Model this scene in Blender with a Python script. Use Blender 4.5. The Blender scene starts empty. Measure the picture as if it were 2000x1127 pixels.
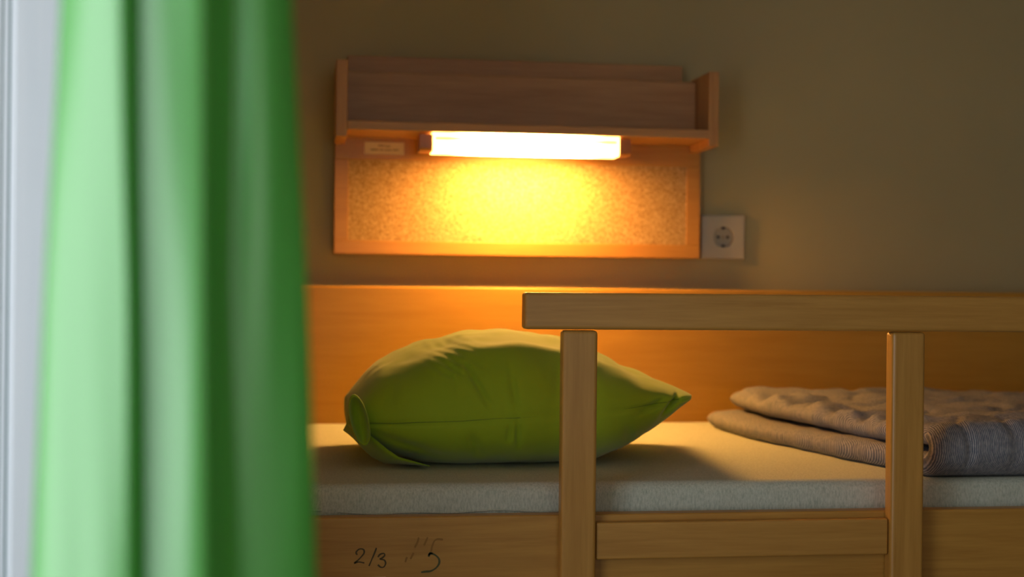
import bpy, bmesh, math, random
from mathutils import Vector, Matrix, noise
random.seed(7)
sc = bpy.context.scene
C = sc.collection
H = 1.55            # eye height above the floor
D = 2.72            # eye distance from the wall behind the bed
WALL_TOP = 2.62

# ------------------------------------------------------------------ camera
cam_d = bpy.data.cameras.new('camera'); cam = bpy.data.objects.new('camera', cam_d); C.objects.link(cam)
yaw, roll = math.radians(8.4), 0.0099
fwd = Vector((math.sin(yaw), math.cos(yaw), 0)); rgt = Vector((math.cos(yaw), -math.sin(yaw), 0)); up = Vector((0, 0, 1))
r2 = rgt*math.cos(roll) + up*math.sin(roll); u2 = up*math.cos(roll) - rgt*math.sin(roll)
M = Matrix((r2, u2, -fwd)).transposed().to_4x4(); M.translation = Vector((0, -D, H)); cam.matrix_world = M
cam_d.sensor_width = 36.0; cam_d.lens = 2778/2000*36.0
cam_d.clip_start = .02
cam_d.dof.use_dof = True; cam_d.dof.focus_distance = 1.84; cam_d.dof.aperture_fstop = 3.6
sc.camera = cam

# ------------------------------------------------------------------ world, exposure, window daylight, added rear fill
sc.view_settings.view_transform = 'Standard'; sc.view_settings.look = 'None'
sc.view_settings.exposure = 0.0; sc.view_settings.gamma = 1.0; sc.view_settings.use_curve_mapping = False
sc.cycles.use_denoising = True
sc.cycles.max_bounces = 8; sc.cycles.diffuse_bounces = 5; sc.cycles.sample_clamp_indirect = 6
w = bpy.data.worlds.new('world'); sc.world = w; w.use_nodes = True
w.node_tree.nodes['Background'].inputs[0].default_value = (.55, .75, 1, 1)
w.node_tree.nodes['Background'].inputs[1].default_value = .5
WIN = dict(y0=-3.25, y1=-1.78, z0=.95, z1=2.25, x=-.80)
ld = bpy.data.lights.new('window_daylight', 'AREA'); ld.shape = 'RECTANGLE'
ld.size = WIN['y1']-WIN['y0']; ld.size_y = WIN['z1']-WIN['z0']
ld.energy = 20.5; ld.color = (.92, .96, 1.0)
lo = bpy.data.objects.new('window_daylight', ld); C.objects.link(lo)
lo.location = (WIN['x']-.10, (WIN['y0']+WIN['y1'])/2, (WIN['z0']+WIN['z1'])/2)
lo.rotation_euler = Vector((-1, 0, 0)).to_track_quat('Z', 'Y').to_euler()
ld2 = bpy.data.lights.new('rear_fill_light', 'AREA'); ld2.shape = 'RECTANGLE'; ld2.size = 1.2; ld2.size_y = 1.2  # added warm fill from behind the viewer, stands in for room bounce
ld2.energy = 6.0; ld2.color = (1.0, .90, .74)
lo2 = bpy.data.objects.new('rear_fill_light', ld2); C.objects.link(lo2)
lo2.location = (.60, -4.75, 1.75); lo2.rotation_euler = Vector((0, -1, 0)).to_track_quat('Z', 'Y').to_euler()
LAMP_STRENGTH = 240.0
LAMP_COLOR = (1.0, .46, .095)

# ------------------------------------------------------------------ helpers
def P(x, d, z):            # x across, d metres in front of the eye along the wall normal, z above the eye
    return Vector((x, d-D, H+z))

def empty(name, loc, label, cat):
    o = bpy.data.objects.new(name, None); C.objects.link(o); o.location = loc; o.empty_display_size = .05
    o['label'] = label; o['category'] = cat
    return o

def link(name, bm, mat, parent=None, smooth=False, auto=None, label=None):
    me = bpy.data.meshes.new(name)
    bmesh.ops.recalc_face_normals(bm, faces=bm.faces[:])
    org = Vector(parent.matrix_basis.translation) if parent else Vector((0, 0, 0))
    p = parent
    while p is not None and p.parent is not None:
        p = p.parent; org = org + p.matrix_basis.translation
    if parent is not None:
        bmesh.ops.translate(bm, verts=bm.verts[:], vec=-org)
    bm.to_mesh(me); bm.free()
    if smooth:
        me.polygons.foreach_set('use_smooth', [True]*len(me.polygons))
    me.materials.append(mat)
    o = bpy.data.objects.new(name, me); C.objects.link(o)
    if parent is not None: o.parent = parent
    if label: o['label'] = label
    return o

def single(name, bm, mat, origin, label, cat, smooth=False):
    bmesh.ops.translate(bm, verts=bm.verts[:], vec=-Vector(origin))
    o = link(name, bm, mat, smooth=smooth); o.location = origin
    o['label'] = label; o['category'] = cat
    return o

def struct(name, bm, mat, smooth=False):
    o = link(name, bm, mat, smooth=smooth); o['kind'] = 'structure'; return o

def box(bm, a, b, bev=0.0, seg=2):
    a, b = Vector(a), Vector(b)
    lo_ = Vector((min(a.x, b.x), min(a.y, b.y), min(a.z, b.z))); hi = Vector((max(a.x, b.x), max(a.y, b.y), max(a.z, b.z)))
    r = bmesh.ops.create_cube(bm, size=1.0)
    vs = r['verts']
    for v in vs:
        v.co = Vector([lo_[i] + (v.co[i]+.5)*(hi[i]-lo_[i]) for i in range(3)])
    if bev > 0:
        es = list({e for v in vs for e in v.link_edges})
        bmesh.ops.bevel(bm, geom=es, offset=bev, segments=seg, profile=.5, affect='EDGES')
    return bm

def bx(x0, x1, d0, d1, z0, z1, bev=0.0, seg=2, bm=None):
    bm = bm or bmesh.new()
    return box(bm, P(x0, d0, z0), P(x1, d1, z1), bev, seg)

def grid_faces(bm, rows, close_u=False, close_v=False):
    n = len(rows); m = len(rows[0])
    for i in range(n if close_u else n-1):
        for j in range(m if close_v else m-1):
            a, b, c, d = rows[i][j], rows[(i+1) % n][j], rows[(i+1) % n][(j+1) % m], rows[i][(j+1) % m]
            if len({a, b, c, d}) == 4: bm.faces.new((a, b, c, d))

def tube(bm, pts, r, k=8, cap=True):
    rows = []
    for i, p in enumerate(pts):
        t = (pts[min(i+1, len(pts)-1)] - pts[max(i-1, 0)]).normalized()
        a = t.cross(Vector((0, 0, 1)))
        if a.length < 1e-4: a = t.cross(Vector((0, 1, 0)))
        a.normalize(); b = t.cross(a)
        rr = r[i] if isinstance(r, (list, tuple)) else r
        rows.append([bm.verts.new(p + (a*math.cos(q*2*math.pi/k) + b*math.sin(q*2*math.pi/k))*rr) for q in range(k)])
    grid_faces(bm, rows, close_v=True)
    if cap:
        bm.faces.new(rows[0]); bm.faces.new(rows[-1])
    return bm

def lerp_table(tab, x):
    if x <= tab[0][0]: return tab[0][1]
    for (x0, y0), (x1, y1) in zip(tab, tab[1:]):
        if x <= x1:
            t = (x-x0)/(x1-x0); t = t*t*(3-2*t)*.35 + t*.65
            return y0 + (y1-y0)*t
    return tab[-1][1]

def smooth_table(tab, x, h):
    return sum(lerp_table(tab, x + h*k/4)*g for k, g in ((-4, .05), (-3, .08), (-2, .12), (-1, .16), (0, .18), (1, .16), (2, .12), (3, .08), (4, .05)))

# ------------------------------------------------------------------ materials
def mat(name):
    m = bpy.data.materials.new(name); m.use_nodes = True
    nt = m.node_tree; b = nt.nodes['Principled BSDF']
    return m, nt, b

def N(nt, t, **kw):
    n = nt.nodes.new(t)
    for k, v in kw.items():
        if k.startswith('_'): setattr(n, k[1:], v)
        else: n.inputs[k].default_value = v
    return n

def coords(nt, scale=(1, 1, 1), kind='Object', rot=(0, 0, 0)):
    tc = nt.nodes.new('ShaderNodeTexCoord'); mp = nt.nodes.new('ShaderNodeMapping')
    mp.inputs['Scale'].default_value = scale; mp.inputs['Rotation'].default_value = rot
    nt.links.new(tc.outputs[kind], mp.inputs[0]); return mp.outputs[0]

def ramp(nt, src, stops):
    r = nt.nodes.new('ShaderNodeValToRGB')
    el = r.color_ramp.elements
    el[0].position, el[0].color = stops[0][0], (*stops[0][1], 1)
    el[1].position, el[1].color = stops[-1][0], (*stops[-1][1], 1)
    for p, c in stops[1:-1]:
        e = el.new(p); e.color = (*c, 1)
    nt.links.new(src, r.inputs[0]); return r.outputs[0]

def bump(nt, b, src, strength, dist=.001):
    n = N(nt, 'ShaderNodeBump', Strength=strength, Distance=dist)
    nt.links.new(src, n.inputs['Height']); nt.links.new(n.outputs[0], b.inputs['Normal'])

def wood(name, c0, c1, axis=0, rough=.38, fine=1.0, seed=0.0, coat=.0):
    m, nt, b = mat(name)
    long_, short = 1.6, 26.0
    s = [short]*3; s[axis] = long_
    v = coords(nt, s)
    add = N(nt, 'ShaderNodeVectorMath', _operation='ADD'); nt.links.new(v, add.inputs[0]); add.inputs[1].default_value = (seed, seed*1.7, seed*.6)
    n1 = N(nt, 'ShaderNodeTexNoise', Scale=1.6, Detail=6.0, Roughness=.62, Distortion=.9)
    nt.links.new(add.outputs[0], n1.inputs['Vector'])
    s2 = [240.0*fine]*3; s2[axis] = 14.0
    v2 = coords(nt, s2)
    n2 = N(nt, 'ShaderNodeTexNoise', Scale=1.0, Detail=3.0, Roughness=.6)
    nt.links.new(v2, n2.inputs['Vector'])
    mx = N(nt, 'ShaderNodeMix', _data_type='FLOAT'); mx.inputs[0].default_value = .32
    nt.links.new(n1.outputs['Fac'], mx.inputs[2]); nt.links.new(n2.outputs['Fac'], mx.inputs[3])
    mid = tuple((a+q)/2 for a, q in zip(c0, c1))
    col = ramp(nt, mx.outputs[0], [(.33, c0), (.5, mid), (.68, c1)])
    nt.links.new(col, b.inputs['Base Color'])
    b.inputs['Roughness'].default_value = rough
    b.inputs['Coat Weight'].default_value = coat; b.inputs['Coat Roughness'].default_value = .25
    bump(nt, b, n2.outputs['Fac'], .12, .0004)
    return m

BEECH0, BEECH1 = (.40, .185, .032), (.56, .285, .062)
m_beech_x = wood('beech_along_x', BEECH0, BEECH1, 0, .40)
m_beech_z = wood('beech_upright', BEECH0, BEECH1, 2, .36, seed=3.1)
m_rail = wood('beech_rail', BEECH0, BEECH1, 0, .36, seed=8.4)
m_side = wood('beech_side_board', (.38, .172, .026), (.54, .272, .050), 0, .42, seed=5.2)
m_head = wood('beech_headboard', (.50, .245, .028), (.58, .305, .045), 0, .42, fine=.6, seed=11.0)
m_shelf = wood('beech_shelf', (.39, .195, .080), (.56, .31, .14), 0, .42, seed=1.3)
m_shelf_end = wood('beech_shelf_end', (.40, .19, .07), (.58, .31, .12), 2, .42, seed=1.9)
m_board = wood('beech_notice_board', (.40, .180, .034), (.50, .250, .052), 0, .36, seed=2.3)

def plain(name, col, rough=.5, **kw):
    m, nt, b = mat(name); b.inputs['Base Color'].default_value = (*col, 1); b.inputs['Roughness'].default_value = rough
    for k, v in kw.items(): b.inputs[k].default_value = v
    return m

# painted wall
m_wall, nt, b = mat('olive_wall_paint')
n = N(nt, 'ShaderNodeTexNoise', Scale=2.2, Detail=4.0); nt.links.new(coords(nt), n.inputs['Vector'])
nt.links.new(ramp(nt, n.outputs['Fac'], [(.3, (.43, .37, .20)), (.7, (.47, .40, .22))]), b.inputs['Base Color'])
n2 = N(nt, 'ShaderNodeTexNoise', Scale=420.0, Detail=3.0); nt.links.new(coords(nt), n2.inputs['Vector'])
b.inputs['Roughness'].default_value = .62; bump(nt, b, n2.outputs['Fac'], .25, .0006)

m_white, nt, b = mat('white_gloss_paint')
n = N(nt, 'ShaderNodeTexNoise', Scale=3.0, Detail=3.0); nt.links.new(coords(nt, (14, 14, .7)), n.inputs['Vector'])
nt.links.new(ramp(nt, n.outputs['Fac'], [(.35, (.78, .83, .88)), (.65, (.86, .89, .93))]), b.inputs['Base Color'])
b.inputs['Roughness'].default_value = .4
m_groove = plain('green_grey_seal', (.22, .33, .30), .6)
m_plaster = plain('room_plaster', (.55, .53, .47), .8)
m_floor, nt, b = mat('linoleum_floor')
n = N(nt, 'ShaderNodeTexNoise', Scale=60.0, Detail=4.0); nt.links.new(coords(nt), n.inputs['Vector'])
nt.links.new(ramp(nt, n.outputs['Fac'], [(.3, (.20, .17, .12)), (.7, (.30, .26, .20))]), b.inputs['Base Color'])

# cork
m_cork, nt, b = mat('cork_sheet')
v = coords(nt)
n = N(nt, 'ShaderNodeTexNoise', Scale=260.0, Detail=4.0, Roughness=.65); nt.links.new(v, n.inputs['Vector'])
vo = N(nt, 'ShaderNodeTexVoronoi', Scale=330.0); nt.links.new(v, vo.inputs['Vector'])
sp = N(nt, 'ShaderNodeSeparateColor'); nt.links.new(vo.outputs['Color'], sp.inputs[0])
mx = N(nt, 'ShaderNodeMix', _data_type='FLOAT'); mx.inputs[0].default_value = .38
nt.links.new(n.outputs['Fac'], mx.inputs[2]); nt.links.new(sp.outputs[0], mx.inputs[3])
nt.links.new(ramp(nt, mx.outputs[0], [(.22, (.18, .085, .025)), (.36, (.36, .21, .075)), (.55, (.43, .265, .12)), (.78, (.58, .41, .22))]), b.inputs['Base Color'])
b.inputs['Roughness'].default_value = .8; bump(nt, b, mx.outputs[0], .5, .001)

# cloths
def weave(nt, b, scale, strength, dist=.0004, axes=(0, 2), kind='Object'):
    v = coords(nt, kind=kind)
    outs = []
    for ax, dirn in ((0, 'X'), (1, 'Z' if kind == 'Object' else 'Y')):
        wv = N(nt, 'ShaderNodeTexWave', Scale=scale, Distortion=1.2, Detail=1.0); wv.bands_direction = dirn
        nt.links.new(v, wv.inputs['Vector']); outs.append(wv.outputs['Fac'])
    mu = N(nt, 'ShaderNodeMath', _operation='MULTIPLY'); nt.links.new(outs[0], mu.inputs[0]); nt.links.new(outs[1], mu.inputs[1])
    bump(nt, b, mu.outputs[0], strength, dist); return mu.outputs[0]

m_pillow, nt, b = mat('green_cotton')
n = N(nt, 'ShaderNodeTexNoise', Scale=9.0, Detail=5.0); nt.links.new(coords(nt), n.inputs['Vector'])
nt.links.new(ramp(nt, n.outputs['Fac'], [(.3, (.275, .410, .012)), (.7, (.315, .455, .018))]), b.inputs['Base Color'])
b.inputs['Roughness'].default_value = .75; b.inputs['Specular IOR Level'].default_value = .2
b.inputs['Sheen Weight'].default_value = .25; b.inputs['Sheen Roughness'].default_value = .5
weave(nt, b, 300, .10)
m_pillow_seam = plain('green_thread', (.15, .23, .015), .8)

m_sheet, nt, b = mat('white_jersey_sheet')
n = N(nt, 'ShaderNodeTexNoise', Scale=1.0, Detail=4.0, Roughness=.7); nt.links.new(coords(nt, (420, 420, 130)), n.inputs['Vector'])
nt.links.new(ramp(nt, n.outputs['Fac'], [(.30, (.36, .395, .32)), (.52, (.53, .55, .46)), (.7, (.63, .64, .55))]), b.inputs['Base Color'])
b.inputs['Roughness'].default_value = .85; b.inputs['Specular IOR Level'].default_value = .2
bump(nt, b, n.outputs['Fac'], .35, .0006)

m_duvet, nt, b = mat('pinstriped_linen')
v = coords(nt, kind='UV')
wv = N(nt, 'ShaderNodeTexWave', Scale=125.0, Distortion=1.2, Detail=2.0); wv.bands_direction = 'X'
wv.inputs['Detail Scale'].default_value = 3.0
nt.links.new(v, wv.inputs['Vector'])
n = N(nt, 'ShaderNodeTexNoise', Scale=260.0, Detail=3.0); nt.links.new(v, n.inputs['Vector'])
mx = N(nt, 'ShaderNodeMix', _data_type='FLOAT'); mx.inputs[0].default_value = .58
nt.links.new(wv.outputs['Fac'], mx.inputs[2]); nt.links.new(n.outputs['Fac'], mx.inputs[3])
nt.links.new(ramp(nt, mx.outputs[0], [(.28, (.09, .105, .145)), (.5, (.20, .20, .225)), (.72, (.40, .38, .38))]), b.inputs['Base Color'])
b.inputs['Roughness'].default_value = .85; b.inputs['Specular IOR Level'].default_value = .15
bump(nt, b, mx.outputs[0], .3, .0006)

m_curtain, nt, b = mat('green_curtain_cloth')
b.inputs['Base Color'].default_value = (.12, .60, .075, 1); b.inputs['Roughness'].default_value = .38
b.inputs['Specular IOR Level'].default_value = 1.0; b.inputs['IOR'].default_value = 1.85
b.inputs['Sheen Weight'].default_value = .25; b.inputs['Sheen Roughness'].default_value = .6; b.inputs['Sheen Tint'].default_value = (.9, 1, .95, 1)
tr = N(nt, 'ShaderNodeBsdfTranslucent', Color=(.09, .66, .04, 1))
ms = N(nt, 'ShaderNodeMixShader', Fac=.40)
nt.links.new(b.outputs[0], ms.inputs[1]); nt.links.new(tr.outputs[0], ms.inputs[2])
nt.links.new(ms.outputs[0], nt.nodes['Material Output'].inputs[0])

m_plastic = plain('white_socket_plastic', (.50, .47, .42), .16)
m_plastic2 = plain('white_socket_insert', (.42, .39, .34), .22)
m_dark = plain('dark_hole', (.02, .018, .015), .6)
m_metal = plain('brass_contact', (.35, .25, .12), .35, Metallic=1.0)
m_amber = plain('amber_lamp_end', (.42, .15, .045), .3)
m_tray = plain('lamp_tray', (.60, .45, .25), .4)
m_paper = plain('cream_paper', (.80, .66, .46), .8)
m_paper_white = plain('white_paper', (.80, .77, .66), .8)
m_print = plain('grey_print', (.22, .13, .06), .8)
m_pencil = plain('graphite_pencil', (.075, .048, .012), .7)
m_ink = plain('faded_green_ink', (.085, .085, .030), .7)
m_ink2 = plain('rubbed_pencil', (.31, .145, .028), .7)
m_piping = plain('pale_piping', (.45, .42, .38), .8)

m_glow, nt, b = mat('lit_diffuser')
em = N(nt, 'ShaderNodeEmission', Color=(*LAMP_COLOR, 1), Strength=LAMP_STRENGTH)
# a short tube inside: brightest in the middle, dimmer towards the ends of the diffuser
v = coords(nt); sx_ = N(nt, 'ShaderNodeSeparateXYZ'); nt.links.new(v, sx_.inputs[0])
ab = N(nt, 'ShaderNodeMath', _operation='ABSOLUTE'); nt.links.new(sx_.outputs[0], ab.inputs[0])
mr = N(nt, 'ShaderNodeMapRange'); mr.interpolation_type = 'SMOOTHSTEP'
mr.inputs['From Min'].default_value = .02; mr.inputs['From Max'].default_value = .150
mr.inputs['To Min'].default_value = LAMP_STRENGTH; mr.inputs['To Max'].default_value = LAMP_STRENGTH*.05
nt.links.new(ab.outputs[0], mr.inputs['Value']); nt.links.new(mr.outputs[0], em.inputs['Strength'])
nt.links.new(em.outputs[0], nt.nodes['Material Output'].inputs[0])

# ------------------------------------------------------------------ room
XL, XR, YB = -.80, 3.3, -4.7
bm = bmesh.new(); box(bm, (XL-.12, .02, 0), (XR+.12, .14, WALL_TOP)); struct('wall_back', bm, m_wall)
bm = bmesh.new(); box(bm, (XR, YB, 0), (XR+.12, .14, WALL_TOP)); struct('wall_right', bm, m_wall)
bm = bmesh.new()
box(bm, (XL-.12, YB-.12, 0), (0, YB, WALL_TOP)); box(bm, (1.2, YB-.12, 0), (XR+.12, YB, WALL_TOP))
box(bm, (0, YB-.12, 0), (1.2, YB, 1.15)); box(bm, (0, YB-.12, 2.35), (1.2, YB, WALL_TOP))
struct('wall_front', bm, m_plaster)
wf2 = bpy.data.objects.new('added_rear_window', None); C.objects.link(wf2); wf2['kind'] = 'structure'; wf2.location = (.6, YB, 1.15)  # invented unseen window, made to hold the added rear fill
for nm, a, c in (('jamb', (0, YB-.04, 1.15), (.05, YB+.01, 2.35)), ('jamb', (1.15, YB-.04, 1.15), (1.2, YB+.01, 2.35)),
                 ('sill', (.05, YB-.04, 1.15), (1.15, YB+.05, 1.19)), ('head', (.05, YB-.04, 2.30), (1.15, YB+.01, 2.35))):
    bm = bmesh.new(); box(bm, a, c, .004); link(nm, bm, m_white, wf2)
bm = bmesh.new(); box(bm, (XL-.12, YB-.12, -.1), (XR+.12, .14, 0)); struct('floor', bm, m_floor)
bm = bmesh.new(); box(bm, (XL-.12, YB-.12, WALL_TOP), (XR+.12, .14, WALL_TOP+.1)); struct('ceiling', bm, m_plaster)
bm = bmesh.new()
box(bm, (XL-.12, YB, 0), (XL, WIN['y0'], WALL_TOP)); box(bm, (XL-.12, WIN['y1'], 0), (XL, .14, WALL_TOP))
box(bm, (XL-.12, WIN['y0'], 0), (XL, WIN['y1'], WIN['z0'])); box(bm, (XL-.12, WIN['y0'], WIN['z1']), (XL, WIN['y1'], WALL_TOP))
struct('wall_left', bm, m_plaster)
# window frame (behind the viewer's left shoulder)
wf = bpy.data.objects.new('window_1', None); C.objects.link(wf); wf['kind'] = 'structure'; wf.location = (XL, WIN['y0'], WIN['z0'])
for nm, a, c in (('jamb', (XL-.06, WIN['y0'], WIN['z0']), (XL+.01, WIN['y0']+.05, WIN['z1'])),
                 ('jamb', (XL-.06, WIN['y1']-.05, WIN['z0']), (XL+.01, WIN['y1'], WIN['z1'])),
                 ('sill', (XL-.06, WIN['y0']+.05, WIN['z0']), (XL+.05, WIN['y1']-.05, WIN['z0']+.04)),
                 ('head', (XL-.06, WIN['y0']+.05, WIN['z1']-.05), (XL+.01, WIN['y1']-.05, WIN['z1'])),
                 ('mullion', (XL-.06, -2.60, WIN['z0']+.04), (XL+.01, -2.55, WIN['z1']-.05))):
    bm = bmesh.new(); box(bm, a, c, .004); link(nm, bm, m_white, wf)
# white painted partition at the left, with a grooved edge strip
zb, zt = -H, WALL_TOP-H
bm = bmesh.new(); bx(-.80, -.2603, 1.252, 1.35, zb, zt, bm=bm); struct('wall_partition', bm, m_white)
bm = bmesh.new()
bx(-.2600, -.2522, 1.249, 1.35, zb, zt, .001, bm=bm)
bx(-.2508, -.2464, 1.249, 1.35, zb, zt, .001, bm=bm)
bx(-.2450, -.185, 1.245, 1.35, zb, zt, .006, 3, bm=bm)
t1 = struct('trim_1', bm, m_white)
bm = bmesh.new(); bx(-.2522, -.2508, 1.251, 1.34, zb, zt, bm=bm); bx(-.2464, -.2450, 1.251, 1.34, zb, zt, bm=bm)
link('seal_strip', bm, m_groove, t1)

# ------------------------------------------------------------------ bunk bed
bed = empty('bunk_bed', P(1.0, 2.2, -H), 'beech bunk bed with guard rail, side board and long headboard', 'bed')
BX0, BX1 = -.06, 2.02
link('headboard', bx(BX0, BX1, 2.674, 2.700, -.62, .0015, .003, 3), m_head, bed, label='glossy orange beech panel along the wall')
link('side_board', bx(BX0, BX1, 1.788, 1.812, -.60, -.2885, .003, 3), m_side, bed)
link('end_board', bx(BX0+.002, BX0+.026, 1.812, 2.674, -.60, -.27, .003), m_side, bed)
link('end_board', bx(BX1-.026, BX1-.002, 1.812, 2.674, -.60, -.27, .003), m_side, bed)
link('slat_base', bx(BX0+.026, BX1-.026, 1.812, 2.674, -.40, -.372), m_side, bed)
for x0 in (BX0-.045, BX1):
    for d0 in (1.788, 2.652):
        link('leg', bx(x0, x0+.045, d0, d0+.045, -H, -.30, .004), m_beech_z, bed)
link('guard_rail', bx(.2768, 1.98, 1.762, 1.790, -.0510, -.0045, .0042, 4), m_rail, bed)
link('lower_rail', bx(.3725, .7632, 1.771, 1.7878, -.3438, -.2968, .0028, 3), m_beech_x, bed)
for x0 in (.3262, .7640, 1.56):
    link('guard_post', bx(x0, x0+.0450, 1.764, 1.7878, -.60, -.0522, .0045, 4), m_beech_z, bed)

# hand-written marks and the label on the side board (thin strokes on its face)
def stroke(bm, pts, w0, d=1.7874):
    """flat pen stroke in the plane of the board; pts = (x, z) points, smoothed"""
    q = []
    for i in range(len(pts)-1):
        p0 = pts[max(i-1, 0)]; p1 = pts[i]; p2 = pts[i+1]; p3 = pts[min(i+2, len(pts)-1)]
        for s in range(6):
            t = s/6
            q.append(tuple(.5*((2*p1[k]) + (-p0[k]+p2[k])*t + (2*p0[k]-5*p1[k]+4*p2[k]-p3[k])*t*t + (-p0[k]+3*p1[k]-3*p2[k]+p3[k])*t**3) for k in (0, 1)))
    q.append(pts[-1])
    L, R = [], []
    for i, p in enumerate(q):
        a = q[max(i-1, 0)]; c = q[min(i+1, len(q)-1)]
        tx, tz = c[0]-a[0], c[1]-a[1]; l = math.hypot(tx, tz) or 1
        nx, nz = -tz/l, tx/l; ww = w0/2*(.9+.15*math.sin(i*.35))
        L.append(bm.verts.new(P(p[0]+nx*ww, d, p[1]+nz*ww))); R.append(bm.verts.new(P(p[0]-nx*ww, d, p[1]-nz*ww)))
    for i in range(len(q)-1): bm.faces.new((L[i], L[i+1], R[i+1], R[i]))
S = .000648   # metres per photograph pixel on the face of the board
def px(u, v): return (.0735 + (u-700)*S, -.3285 - (v-1070)*S*.995 - (u-700)*.0000008)
def board_marks(name, strokes, w0, m, label=None, d=1.7874):
    bm = bmesh.new()
    for s in strokes: stroke(bm, [px(*p) for p in s], w0, d)
    return link(name, bm, m, bed, label=label)
board_marks('pencil_mark', [[(697, 1080), (695, 1075), (701, 1069), (709, 1070), (710, 1077), (704, 1085), (697, 1092), (692, 1096), (700, 1094), (711, 1096)]], .0020, m_pencil, 'handwritten 2')
board_marks('pencil_mark', [[(734, 1067), (730, 1078), (725, 1090), (720, 1102)]], .0020, m_pencil, 'handwritten slash')
board_marks('pencil_mark', [[(737, 1085), (741, 1080), (748, 1078), (750, 1082), (745, 1087), (741, 1089), (749, 1091), (752, 1097), (749, 1104), (743, 1105), (737, 1100)]], .0020, m_pencil, 'handwritten 3')
board_marks('ink_mark', [[(835, 1083), (840, 1080), (848, 1083), (855, 1090), (856, 1099), (850, 1108), (840, 1114), (830, 1115), (821, 1116)], [(835, 1086), (838, 1079), (843, 1080)]], .0026, m_ink, 'handwritten 5, faded green')
board_marks('rubbed_mark', [[(840, 1076), (842, 1066), (846, 1056), (852, 1052), (863, 1053)], [(826, 1064), (830, 1055), (833, 1048)], [(808, 1068), (813, 1058), (816, 1048)], [(800, 1090), (806, 1078)], [(790, 1096), (793, 1086)]], .0024, m_ink2, 'rubbed out pencil strokes', 1.7875)
link('paper_label', bx(.0530, .1075, 1.7868, 1.7879, -.392, -.3633), m_paper_white, bed, label='small white paper label')

# ------------------------------------------------------------------ mattress with jersey sheet
MZ = -.2535
def mattress_mesh():
    bm = bmesh.new()
    x0, x1, d0, d1, z0 = -.010, 1.985, 1.828, 2.670, -.371
    cx, cd = (x0+x1)/2, (d0+d1)/2; hx, hd = (x1-x0)/2, (d1-d0)/2
    R = .045                       # rounded plan corners
    ring = []
    for (sx, sd, a0) in ((-1, -1, 180), (1, -1, 270), (1, 1, 0), (-1, 1, 90)):
        for k in range(9):
            a = math.radians(a0 + k*90/8); ring.append((cx+sx*(hx-R)+R*math.cos(a), cd+sd*(hd-R)+R*math.sin(a), math.cos(a), math.sin(a)))
    # subdivide long straight sides
    pts = []
    for i, p in enumerate(ring):
        q = ring[(i+1) % len(ring)]
        L = math.hypot(q[0]-p[0], q[1]-p[1]); n_ = max(1, int(L/.012))
        for k in range(n_):
            t = k/n_; pts.append(tuple(p[j]+(q[j]-p[j])*t for j in range(4)))
    rows = []
    rt = .017
    prof = [(z0, -.004)] + [(z0 + (MZ-rt-z0)*k/7, .002*math.sin(k/7*math.pi)) for k in range(1, 8)]
    prof += [(MZ-rt+rt*math.sin(math.radians(a)), -rt+rt*math.cos(math.radians(a))) for a in range(12, 91, 13)]
    for (z, off) in prof:
        row = []
        for (x, d, nx, nd) in pts:
            l = math.hypot(nx, nd) or 1
            wob = .0016*noise.noise(Vector((x*9, d*9, z*22))) + .0010*noise.noise(Vector((x*45, d*45, z*10)))
            # soft pull folds in the sheet towards the head-end corner
            fold = 0
            if d < 1.9 and x < .14 and z < MZ-.012:
                fold = .0060*math.sin((z-MZ)*210 + x*42)*max(0, 1-x/.13)*min(1, (MZ-.01-z)/.02)
            o = off + wob + fold
            row.append(bm.verts.new(P(x+nx/l*o, d+nd/l*o, z)))
        rows.append(row)
    grid_faces(bm, rows, close_v=True)
    # top: rings shrinking inwards
    last = rows[-1]; prev = last
    for s in (.985, .95, .9, .8, .6, .3):
        row = []
        for (x, d, nx, nd) in pts:
            l = math.hypot(nx, nd) or 1
            X = cx+(x-nx/l*.017-cx)*(1-(1-s)*.45 if s > .85 else s*1.1); Dd = cd+(d-nd/l*.017-cd)*s
            row.append(bm.verts.new(P(X, Dd, MZ + .0008*noise.noise(Vector((X*7, Dd*7, 3))))))
        grid_faces(bm, [prev, row], close_v=True); prev = row
    bm.faces.new(prev); bm.faces.new(list(reversed(rows[0])))
    return bm
mat_o = empty('mattress', P(1.0, 2.23, -.371), 'thin mattress in a white jersey sheet lying on the bunk bed', 'mattress')
link('fitted_sheet', mattress_mesh(), m_sheet, mat_o, smooth=True)
bm = bmesh.new()
pts = [P(-.004 + i*.0165, 1.8262, -.2905 + .0012*math.sin(i*.9) + .0022*math.exp(-((i*.0165-.25)/.09)**2) + (.006*max(0, 1-i/7))) for i in range(0, 22)]
tube(bm, pts, .0012, 6); link('sheet_hem', bm, m_sheet, mat_o, smooth=True)

# ------------------------------------------------------------------ pillow
TOP = [(.058, -.178), (.066, -.158), (.074, -.1475), (.0840, -.134), (.0990, -.116), (.1137, -.1035), (.140, -.091), (.1847, -.0735), (.235, -.062), (.2857, -.0578), (.33, -.060), (.3663, -.0655), (.4, -.075), (.4405, -.0905), (.49, -.1130), (.53, -.1290), (.546, -.1340), (.556, -.1385), (.564, -.142)]
SEAM = [(.058, -.186), (.079, -.188), (.13, -.187), (.2, -.184), (.30, -.1780), (.37, -.173), (.44, -.168), (.50, -.161), (.562, -.152)]
BOT = [(.058, -.200), (.070, -.204), (.079, -.211), (.088, -.2185), (.105, -.2310), (.122, -.2410), (.145, -.2500), (.172, -.2570), (.20, -.2600), (.30, -.262), (.40, -.2610), (.425, -.2560), (.46, -.2420), (.50, -.2180), (.525, -.1960), (.545, -.1765), (.553, -.1680), (.564, -.160)]
PX0, PX1 = .066, .5570
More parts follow.
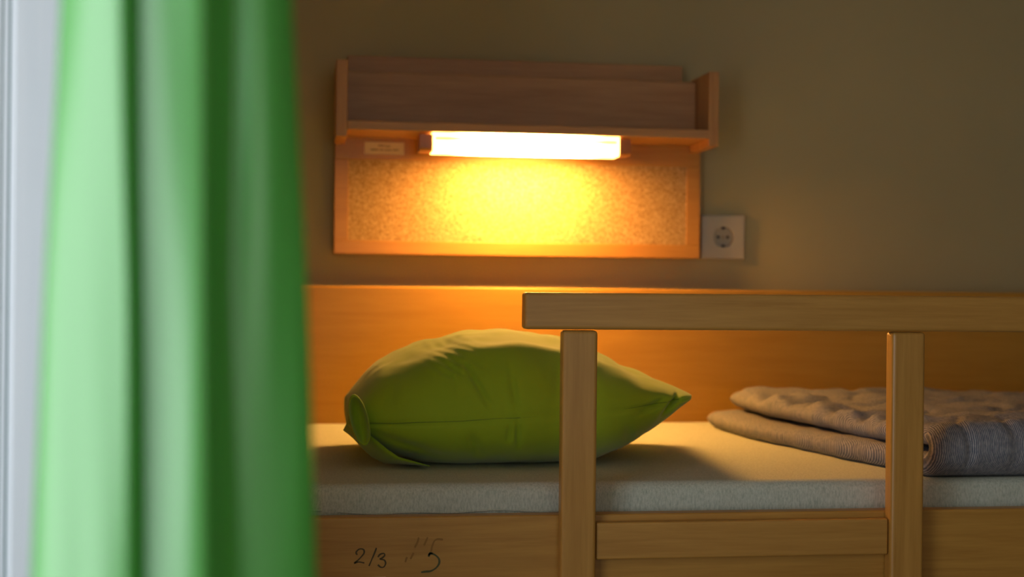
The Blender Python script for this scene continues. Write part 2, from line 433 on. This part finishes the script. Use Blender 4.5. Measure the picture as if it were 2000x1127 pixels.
CREASES = [  # (x0,z0,x1,z1,width,amp) on the front face
    (.222, -.098, .262, -.168, .0045, .0045), (.208, -.10, .215, -.15, .006, .0025), (.288, -.11, .296, -.172, .005, .0030),
    (.296, -.182, .300, -.225, .004, .0040), (.286, -.185, .285, -.215, .005, .0025), (.10, -.20, .20, -.238, .006, .0030),
    (.47, -.175, .52, -.150, .005, .0040), (.455, -.19, .47, -.235, .007, .0035), (.375, -.185, .39, -.24, .007, .0030),
    (.23, -.20, .25, -.24, .007, .003), (.13, -.13, .12, -.17, .007, .002), (.36, -.10, .35, -.16, .008, .0025), (.545, -.139, .505, -.182, .0035, .0075), (.530, -.158, .490, -.215, .006, .004)]
def seg_dist(x, z, c):
    ax, az, bx_, bz = c[:4]; dx, dz = bx_-ax, bz-az
    t = max(0, min(1, ((x-ax)*dx+(z-az)*dz)/(dx*dx+dz*dz)))
    return math.hypot(x-ax-dx*t, z-az-dz*t), t
def pillow_point(x, phi):
    zt = smooth_table(TOP, x, .008); zs = smooth_table(SEAM, x, .01); zbm = smooth_table(BOT, x, .008)
    u = (x-PX0)/(PX1-PX0)
    bulge = max(0, math.sin(math.pi*u))**.55
    df = 1.990 - .052*bulge; db = 2.31 + .05*bulge
    dm, hd = (df+db)/2, (db-df)/2
    cph, sph = math.cos(phi), math.sin(phi)
    dd = dm - hd*math.copysign(abs(cph)**.86, cph)
    depth_scale = dd/1.98
    v = (dd-dm)/hd
    if sph >= 0:
        z = zs + (zt*(dm*.985/1.98) - zs)*abs(sph)**.82 if True else 0
    else:
        # soften at the underside, rests on the sheet
        z = zs + (zbm-zs)*abs(sph)**.80
    # across position grows with distance so that the outline at the front keeps its place
    X = x*(1+.045*max(0, min(1, (dd-1.98)/.33)))
    # wrinkles
    nv = Vector((X*11, dd*11, z*17))
    w_ = .0022*noise.noise(nv) + .0013*noise.noise(nv*2.7)
    front = max(0, cph)
    y_off = 0
    if front > .05:
        for c in CREASES:
            ds, t = seg_dist(x, z, c)
            if ds < c[4]*3: y_off += 1.9*c[5]*math.exp(-(ds/c[4])**2)*math.sin(math.pi*min(1, max(.05, t*.9+.08)))*min(1, front*2)
        # stitched seam: slight valley just beneath the line
        y_off += .0035*math.exp(-((z-zs+.0015)/.0022)**2)*min(1, front*2)
        # gathers running up into the light near the head end
        if z > -.125 and x < .26:
            y_off += .0026*math.sin(x*260+z*520)*math.exp(-((x-.21)/.03)**2)
        # long soft hollow beneath the top ridge
        y_off += .006*math.exp(-((x-.25)/.05)**2-((z+.155)/.04)**2)
    if sph > 0:
        z += (.0065*math.exp(-((v+.72)/.12)**2)*math.exp(-((x-.29)/.10)**2) - .003*math.exp(-((v+.45)/.15)**2)*math.exp(-((x-.29)/.12)**2))
        w_ += .0035*math.exp(-((x-.23)/.016)**2)*abs(sph)**2*front
        w_ += -.0050*math.exp(-((x-.345)/.028)**2)*front*abs(sph)
        w_ += .0030*noise.noise(Vector((X*22, dd*9, 5)))*abs(sph)*min(1, u*6)*min(1, (1-u)*6)
    z += w_*(.4+abs(sph))*min(1, u*8)*min(1, (1-u)*8)
    z = max(z, MZ+.0006+(.0004*abs(sph)))
    return P(X, dd+y_off, z)
def pillow_mesh():
    bm = bmesh.new(); NU, NV = 210, 190; rows = []
    for i in range(NU+1):
        t = i/NU; t = .5-.5*math.cos(math.pi*t)*(.55) - (.5-t)*.45*1.0 if False else t
        x = PX0 + (PX1-PX0)*t
        rows.append([bm.verts.new(pillow_point(x, 2*math.pi*(j+.5)/NV)) for j in range(NV)])
    grid_faces(bm, rows, close_v=True)
    for row in (rows[0], rows[-1]):
        c = bm.verts.new(sum((v.co for v in row), Vector())/len(row))
        for j in range(NV): bm.faces.new((row[j], row[(j+1) % NV], c))
    return bm
pil = empty('pillow', P(.31, 2.1, MZ), 'plump green cotton pillow at the head of the bunk bed', 'pillow')
link('pillowcase', pillow_mesh(), m_pillow, pil, smooth=True)
bm = bmesh.new(); pts = []
for i in range(60):
    x = .082 + (.535-.082)*i/59
    p = pillow_point(x, 0.0001); p.y -= .0004; pts.append(p)
tube(bm, pts, .0007, 6); link('seam', bm, m_pillow_seam, pil, smooth=True)

def cup(name, cx, cz, d, a, b_, tilt, depth, rim, start=0, end=360):
    """open fold of cloth at a pillow corner: an oval lip with a hollow inside and a tapering outside"""
    bm = bmesh.new(); K = 40; ct, st = math.cos(tilt), math.sin(tilt)
    def pt(r, ang, dd):
        x = a*r*math.cos(ang); z = b_*r*math.sin(ang)
        return P(cx + x*ct - z*st, d+dd, cz + x*st + z*ct)
    prof = [(.02, depth), (.45, depth*.92), (.75, depth*.6), (.92, depth*.2), (.985, 0), (1.0, -rim*.6), (1.05, -rim*.3), (1.10, rim), (1.12, rim*4), (1.02, .03), (.7, .045)]
    rows = [[bm.verts.new(pt(r, k*2*math.pi/K, dd + .0015*math.sin(3*k*2*math.pi/K)*r)) for k in range(K)] for r, dd in prof]
    grid_faces(bm, rows, close_v=True)
    bm.faces.new(rows[0]); bm.faces.new(rows[-1])
    return link(name, bm, m_pillow, pil, smooth=True)
cup('corner_fold', .0795, -.1825, 1.955, .0115, .0330, math.radians(14), .016, .0012)
# loose underside cloth hanging from the head-end corner
bm = bmesh.new()
outer = [(.0596, -.2035), (.0665, -.2090), (.0740, -.2150), (.0830, -.2250), (.0920, -.2345), (.1020, -.2430), (.1180, -.2505), (.1650, MZ+.0010)]
inner = [(.0700, -.1700), (.0780, -.1800), (.0860, -.1950), (.0960, -.2050), (.1080, -.2150), (.1200, -.2250), (.1350, -.2350), (.1800, -.2480)]
rows = []
for i, ((ax, az), (ix, iz)) in enumerate(zip(outer, inner)):
    row = []
    for t_ in (0, .25, .5, .75, 1):
        x = ax+(ix-ax)*t_; z = az+(iz-az)*t_
        row.append((x, 2.030 - .050*t_ - .012*math.sin(t_*math.pi*.8) + .003*math.sin(i*1.7), z))
    loop = [P(x, d_-.0008, z) for x, d_, z in row] + [P(x, d_+.0014, z) for x, d_, z in reversed(row)]
    rows.append([bm.verts.new(p) for p in loop])
grid_faces(bm, rows, close_v=True); bm.faces.new(rows[0]); bm.faces.new(rows[-1])
link('corner_flap', bm, m_pillow, pil, smooth=True)

# ------------------------------------------------------------------ folded duvet
def duvet_mesh():
    bm = bmesh.new(); uvl = bm.loops.layers.uv.new('UVMap')
    T = .0345; gap = .0015
    front = 1.822
    Lb = .70                         # run length of each layer
    R = (T+gap)/2
    arc = math.pi*R
    total = Lb*2+arc
    NP, NQ = 230, 130
    def centre(s):
        # s along the folded cloth: lower back -> front bend -> upper back
        if s < Lb:
            return front+T/2+R+(Lb-s), T/2, 0, -1
        if s < Lb+arc:
            a = (s-Lb)/R
            return front+T/2+R-R*math.sin(a), T/2+R-R*math.cos(a), 0, 0
        return front+T/2+R+(s-Lb-arc), T/2+2*R, 0, 1
    def nrm(s):
        if s < Lb: return (0, -1)
        if s < Lb+arc:
            a = (s-Lb)/R; return (-math.sin(a), -math.cos(a))
        return (0, 1)
    def left(d, upper):
        t = (d-1.83)/(2.52-1.83)
        x = .846 - .020*min(1, max(0, t))**.6 - .112*max(0, t)**1.15
        if t > .72: x += .16*(t-.72)**1.3*1.0
        if upper: x += .012 + .030*max(0, t)
        x += .006*noise.noise(Vector((d*9, 4.0 if upper else 9.0, 0))) + .004*noise.noise(Vector((d*26, 1, 7)))
        return x
    def surf(s, q, side):
        d, z, _, up_ = centre(s); nd, nz = nrm(s)
        upf = max(0, min(1, (s-Lb)/arc))
        xl = left(d, False)*(1-upf) + left(d, True)*upf
        w_ = 1.66 - xl; x = xl + w_*q
        e = w_*q; r = .020
        k = math.sqrt(max(0, 1-(1-min(1, e/r))**2)) if e < r else 1.0
        eb = min(s, total-s); k *= math.sqrt(max(0, 1-(1-min(1, eb/r))**2))
        up2 = 1 if side > 0 else .3
        vec = Vector((x*7, d*7, z*9+side))
        wr = .0060*noise.noise(vec) + .0100*noise.noise(Vector((x*15+d*11, d*22-x*6, side*3+z*12))) + .0030*noise.noise(vec*4.1) - .0050*max(0, .12-abs(noise.noise(Vector((x*8+d*13, d*17-x*9, side*2+1)))))/.12*up2
        pass
        # puckers along the free side
        wr += .0085*math.sin(d*66+3.2*noise.noise(Vector((d*4, x*6, 2))))*math.exp(-e/.045)*(1 if side > 0 else .5)
        # slump: thicker towards the wall and middle
        th = T/2*(1+.10*noise.noise(Vector((x*3, d*3, 8))))
        off = side*th*k + (wr*k*side if side*nz > -.5 or z > T else 0)
        if side < 0: off = -th*k*.93 - (wr*.6*k*math.exp(-e/.05) if s < Lb else 0)
        zz = z + nz*off
        lift = .010*upf*math.exp(-((x-1.0)/.14)**2-((d-1.88)/.09)**2) - .004*upf*math.exp(-((d-2.05)/.07)**2)
        zz += lift
        zz = max(zz, .0006+.0002*k)
        return P(x, d + nd*off, MZ + zz), (e + .45*max(0, s-Lb-arc) - .45*max(0, Lb-s), s)
    rows = []
    uvs = {}
    qs = [(j/NQ)**1.6 for j in range(NQ+1)]
    for i in range(NP+1):
        s = total*i/NP
        row = []
        for q in reversed(qs):
            p, uv = surf(s, q, -1); v = bm.verts.new(p); uvs[v] = uv; row.append(v)
        for q in qs[1:]:
            p, uv = surf(s, q, 1); v = bm.verts.new(p); uvs[v] = uv; row.append(v)
        rows.append(row)
    grid_faces(bm, rows)
    bm.faces.new(rows[0]); bm.faces.new(rows[-1])
    c = [r[0] for r in rows]+[r[-1] for r in reversed(rows)]
    bm.faces.new(c)
    for f in bm.faces:
        for l in f.loops: l[uvl].uv = uvs[l.vert]
    return bm
duv = empty('duvet', P(1.2, 2.2, MZ), 'folded grey blue pinstriped linen duvet on the mattress, right of the pillow', 'duvet')
link('duvet_cover', duvet_mesh(), m_duvet, duv, smooth=True)
bm = bmesh.new()
pts = [P(.8360 + .0065*math.cos(a), 1.850, -.2440 + .0105*math.sin(a)) for a in [math.radians(k) for k in range(200, -50, -12)]]
tube(bm, pts, .0014, 7); link('piping', bm, m_piping, duv, smooth=True, label='pale looped tie at the folded corner')

# ------------------------------------------------------------------ notice board on the wall
nb = empty('notice_board', P(.414, 2.705, .063), 'beech framed cork notice board on the wall under the shelf', 'board')
fx0, fx1, fz0, fz1 = .0588, .7700, .0625, .3020
cx0, cx1, cz0, cz1 = .0850, .7430, .0885, .2410
link('frame_rail', bx(fx0, fx1, 2.704, 2.7395, fz0, cz0, .0012), m_board, nb)
link('frame_rail', bx(fx0, fx1, 2.704, 2.7395, cz1, fz1, .0012), m_board, nb)
link('frame_stile', bx(fx0, cx0, 2.7041, 2.7395, cz0, cz1, .0008), m_board, nb)
link('frame_stile', bx(cx1, fx1, 2.7041, 2.7395, cz0, cz1, .0008), m_board, nb)
link('cork_panel', bx(cx0, cx1, 2.7056, 2.7390, cz0, cz1), m_cork, nb, label='speckled cork')
pl = link('paper_label', bx(.1145, .1895, 2.7028, 2.7042, .2520, .2750, .0004), m_paper, nb, label='small pale label')
bm = bmesh.new()
for (x0, x1, z0, z1) in ((.140, .152, .2672, .2692), (.154, .163, .2662, .2682), (.126, .140, .2592, .2616), (.142, .151, .2595, .2613), (.153, .166, .2593, .2611), (.168, .179, .2596, .2616)):
    bx(x0, x1, 2.7025, 2.7029, z0, z1, bm=bm)
link('print_line', bm, m_print, pl)

# ------------------------------------------------------------------ shelf above it
sh = empty('wall_shelf', P(.41, 2.705, .27), 'beech wall shelf with upright ends above the lamp', 'shelf')
DF = 2.570
link('shelf_board', bx(.0780, .7478, DF+.001, 2.7395, .2830, .2995, .0012), m_shelf, sh)
link('end_panel', bx(.0570, .0779, DF, 2.7395, .2700, .4085, .0014), m_shelf_end, sh)
link('end_panel', bx(.7479, .7668, DF, 2.7395, .2690, .4085, .0014), m_shelf_end, sh)
link('back_board', bx(.0810, .7320, 2.7050, 2.7395, .2996, .4380, .0012), m_shelf, sh)
link('book_stop', bx(.0781, .7475, 2.660, 2.7048, .2996, .4010, .0020), m_shelf, sh)

# ------------------------------------------------------------------ reading lamp under the shelf
lp = empty('reading_lamp', P(.41, 2.60, .25), 'lit tubular reading lamp under the wall shelf', 'lamp')
link('mounting_plate', bx(.2100, .6020, 2.640, 2.655, .2500, .2828, .0010), m_tray, lp)
def rounded(x0, x1, d0, d1, z0, z1, r, n_=5):
    bm = bmesh.new(); sec = []
    for (d_, z_, a0) in ((d0+r, z0+r, 180), (d1-r, z0+r, 270)):
        for k in range(n_+1):
            a = math.radians(a0+90*k/n_); sec.append((d_+r*math.cos(a), z_+r*math.sin(a)))
    sec += [(d1, z1), (d0, z1)]
    rows = [[bm.verts.new(P(x, d_, z_)) for d_, z_ in sec] for x in (x0, x1)]
    grid_faces(bm, rows, close_v=True); bm.faces.new(rows[0]); bm.faces.new(rows[1]); return bm
link('diffuser', rounded(.2330, .5800, 2.580, 2.6398, .2470, .2828, .008), m_glow, lp, label='glowing white diffuser')
link('seam_strip', bx(.2380, .5740, 2.5775, 2.5800, .2704, .2738, .0003), m_tray, lp)
link('end_cap', rounded(.2090, .2329, 2.581, 2.642, .2485, .2790, .007), m_amber, lp, label='amber brown end piece')
link('end_cap', rounded(.5801, .6020, 2.581, 2.642, .2485, .2790, .007), m_amber, lp, label='amber brown end piece')

# ------------------------------------------------------------------ wall socket
so = empty('wall_socket', P(.8250, 2.7360, .1055), 'white round-recess wall socket right of the notice board', 'socket')
sx, sz, R0 = .8266, .1063, .0202
bm = bmesh.new()
x0, x1, z0, z1 = .7806, .8695, .0627, .1496
K = 48
def sq(ang, inset, dd):
    c, s = math.cos(ang), math.sin(ang); m_ = max(abs(c), abs(s))
    hx = (x1-x0)/2-inset; hz = (z1-z0)/2-inset
    return P((x0+x1)/2+hx*c/m_, dd, (z0+z1)/2+hz*s/m_)
angs = [math.radians(7.5*k) for k in range(K)]
rows = [[bm.verts.new(sq(a, 0, 2.7395)) for a in angs], [bm.verts.new(sq(a, 0, 2.7310)) for a in angs], [bm.verts.new(sq(a, .0015, 2.7295)) for a in angs],
        [bm.verts.new(sq(a, .012, 2.7288)) for a in angs],
        [bm.verts.new(P(sx+(R0+.0012)*math.cos(a), 2.7285, sz+(R0+.0012)*math.sin(a))) for a in angs],
        [bm.verts.new(P(sx+R0*math.cos(a), 2.7292, sz+R0*math.sin(a))) for a in angs],
        [bm.verts.new(P(sx+R0*math.cos(a), 2.7386, sz+R0*math.sin(a))) for a in angs]]
grid_faces(bm, rows, close_v=True)
link('cover_plate', bm, m_plastic, so)
bm = bmesh.new()
rows = [[bm.verts.new(P(sx+r*math.cos(a), dd, sz+r*math.sin(a))) for a in angs] for r, dd in ((R0-.0002, 2.7388), (R0-.0004, 2.7360), (.001, 2.7358))]
grid_faces(bm, rows, close_v=True); bm.faces.new(rows[-1]); bm.faces.new(rows[0]); ins = link('recess', bm, m_plastic2, so)
def disc(name, x, z, r, d0, d1, m, par):
    bm = bmesh.new(); tube(bm, [P(x, d0, z), P(x, d1, z)], r, 16); return link(name, bm, m, par)
disc('pin_hole', sx-.0096, sz, .0030, 2.7352, 2.7359, m_dark, ins); disc('pin_hole', sx+.0096, sz, .0030, 2.7352, 2.7359, m_dark, ins)
disc('screw', sx, sz, .0020, 2.7350, 2.7359, m_metal, ins)
for s_ in (-1, 1):
    link('earth_contact', bx(sx-.0026, sx+.0026, 2.7300, 2.7358, sz+s_*.0196, sz+s_*.0155, .0004), m_dark, ins)

# ------------------------------------------------------------------ curtain (hangs close to the eye, in front)
# plan of the folds: (x at eye level, x at the top of view, x at the bottom of view, distance offset)
FOLDS = [(-.1255, -.1200, -.1315, .032), (-.1225, -.1160, -.1265, .015), (-.1130, -.1080, -.1160, .004), (-.0980, -.0985, -.1000, -.005), (-.0850, -.0890, -.0850, -.0110), (-.0805, -.0835, -.0785, -.0115), (-.0778, -.0803, -.0755, -.0035),
         (-.0745, -.0770, -.0722, -.0040), (-.0640, -.0690, -.0630, -.0075), (-.0560, -.0590, -.0550, -.0100), (-.0470, -.0490, -.0450, -.0120), (-.0430, -.0440, -.0405, -.0080), (-.0390, -.0390, -.0360, .001), (-.0340, -.0325, -.0290, .0055), (-.0250, -.0240, -.0205, .0055), (-.0150, -.0170, -.0100, .0080),
         (-.0050, -.0105, .0010, .0120), (.0010, -.0072, .0068, .0160), (.0025, -.0062, .0084, .0175)]
def cr(vals, t):
    n_ = len(vals)-1; i = min(int(t*n_), n_-1); f = t*n_-i
    p0, p1, p2, p3 = vals[max(i-1, 0)], vals[i], vals[i+1], vals[min(i+2, n_)]
    return .5*((2*p1)+(-p0+p2)*f+(2*p0-5*p1+4*p2-p3)*f*f+(-p0+3*p1-3*p2+p3)*f**3)
def curtain_mesh():
    bm = bmesh.new(); NU, NZ = 200, 120; rows = []
    c0 = [f[0] for f in FOLDS]; ct = [f[1] for f in FOLDS]; cb = [f[2] for f in FOLDS]; dd = [f[3] for f in FOLDS]
    for i in range(NZ+1):
        z = -H+.03 + (WALL_TOP-.045-.03)*i/NZ
        row = []
        for j in range(NU+1):
            t = j/NU
            x0_, xt, xb = cr(c0, t), cr(ct, t), cr(cb, t)
            a, c = (xt-xb)/.278, 0
            zz = z if abs(z) < .3 else math.copysign(.3+.5*(1-math.exp(-(abs(z)-.3)/.5)), z)
            if zz >= 0: x = x0_ + (xt-x0_)*zz/.137
            else: x = x0_ + (xb-x0_)*(-zz)/.14
            if zz > .137: x = xt + (xt-xb)/.278*.6*(zz-.137)
            if zz < -.14: x = xb + (xb-xt)/.278*.8*(-zz-.14)
            d = .70 + cr(dd, t)*(1-.15*math.tanh(z)) + .0018*noise.noise(Vector((x*60, z*5, 1)))
            x += .0012*noise.noise(Vector((x*40, z*6, 8)))
            row.append(bm.verts.new(P(x, d, z)))
        rows.append(row)
    grid_faces(bm, rows)
    return bm
cu = empty('curtain', P(-.06, .72, -H), 'gathered bright green curtain hanging in folds in front of the bunk bed', 'curtain')
co = link('curtain_cloth', curtain_mesh(), m_curtain, cu, smooth=True)
sol = co.modifiers.new('thickness', 'SOLIDIFY'); sol.thickness = .0006; sol.offset = 0
link('curtain_track', bx(-.60, .12, .690, .745, WALL_TOP-H-.045, WALL_TOP-H, .003), m_white, cu)
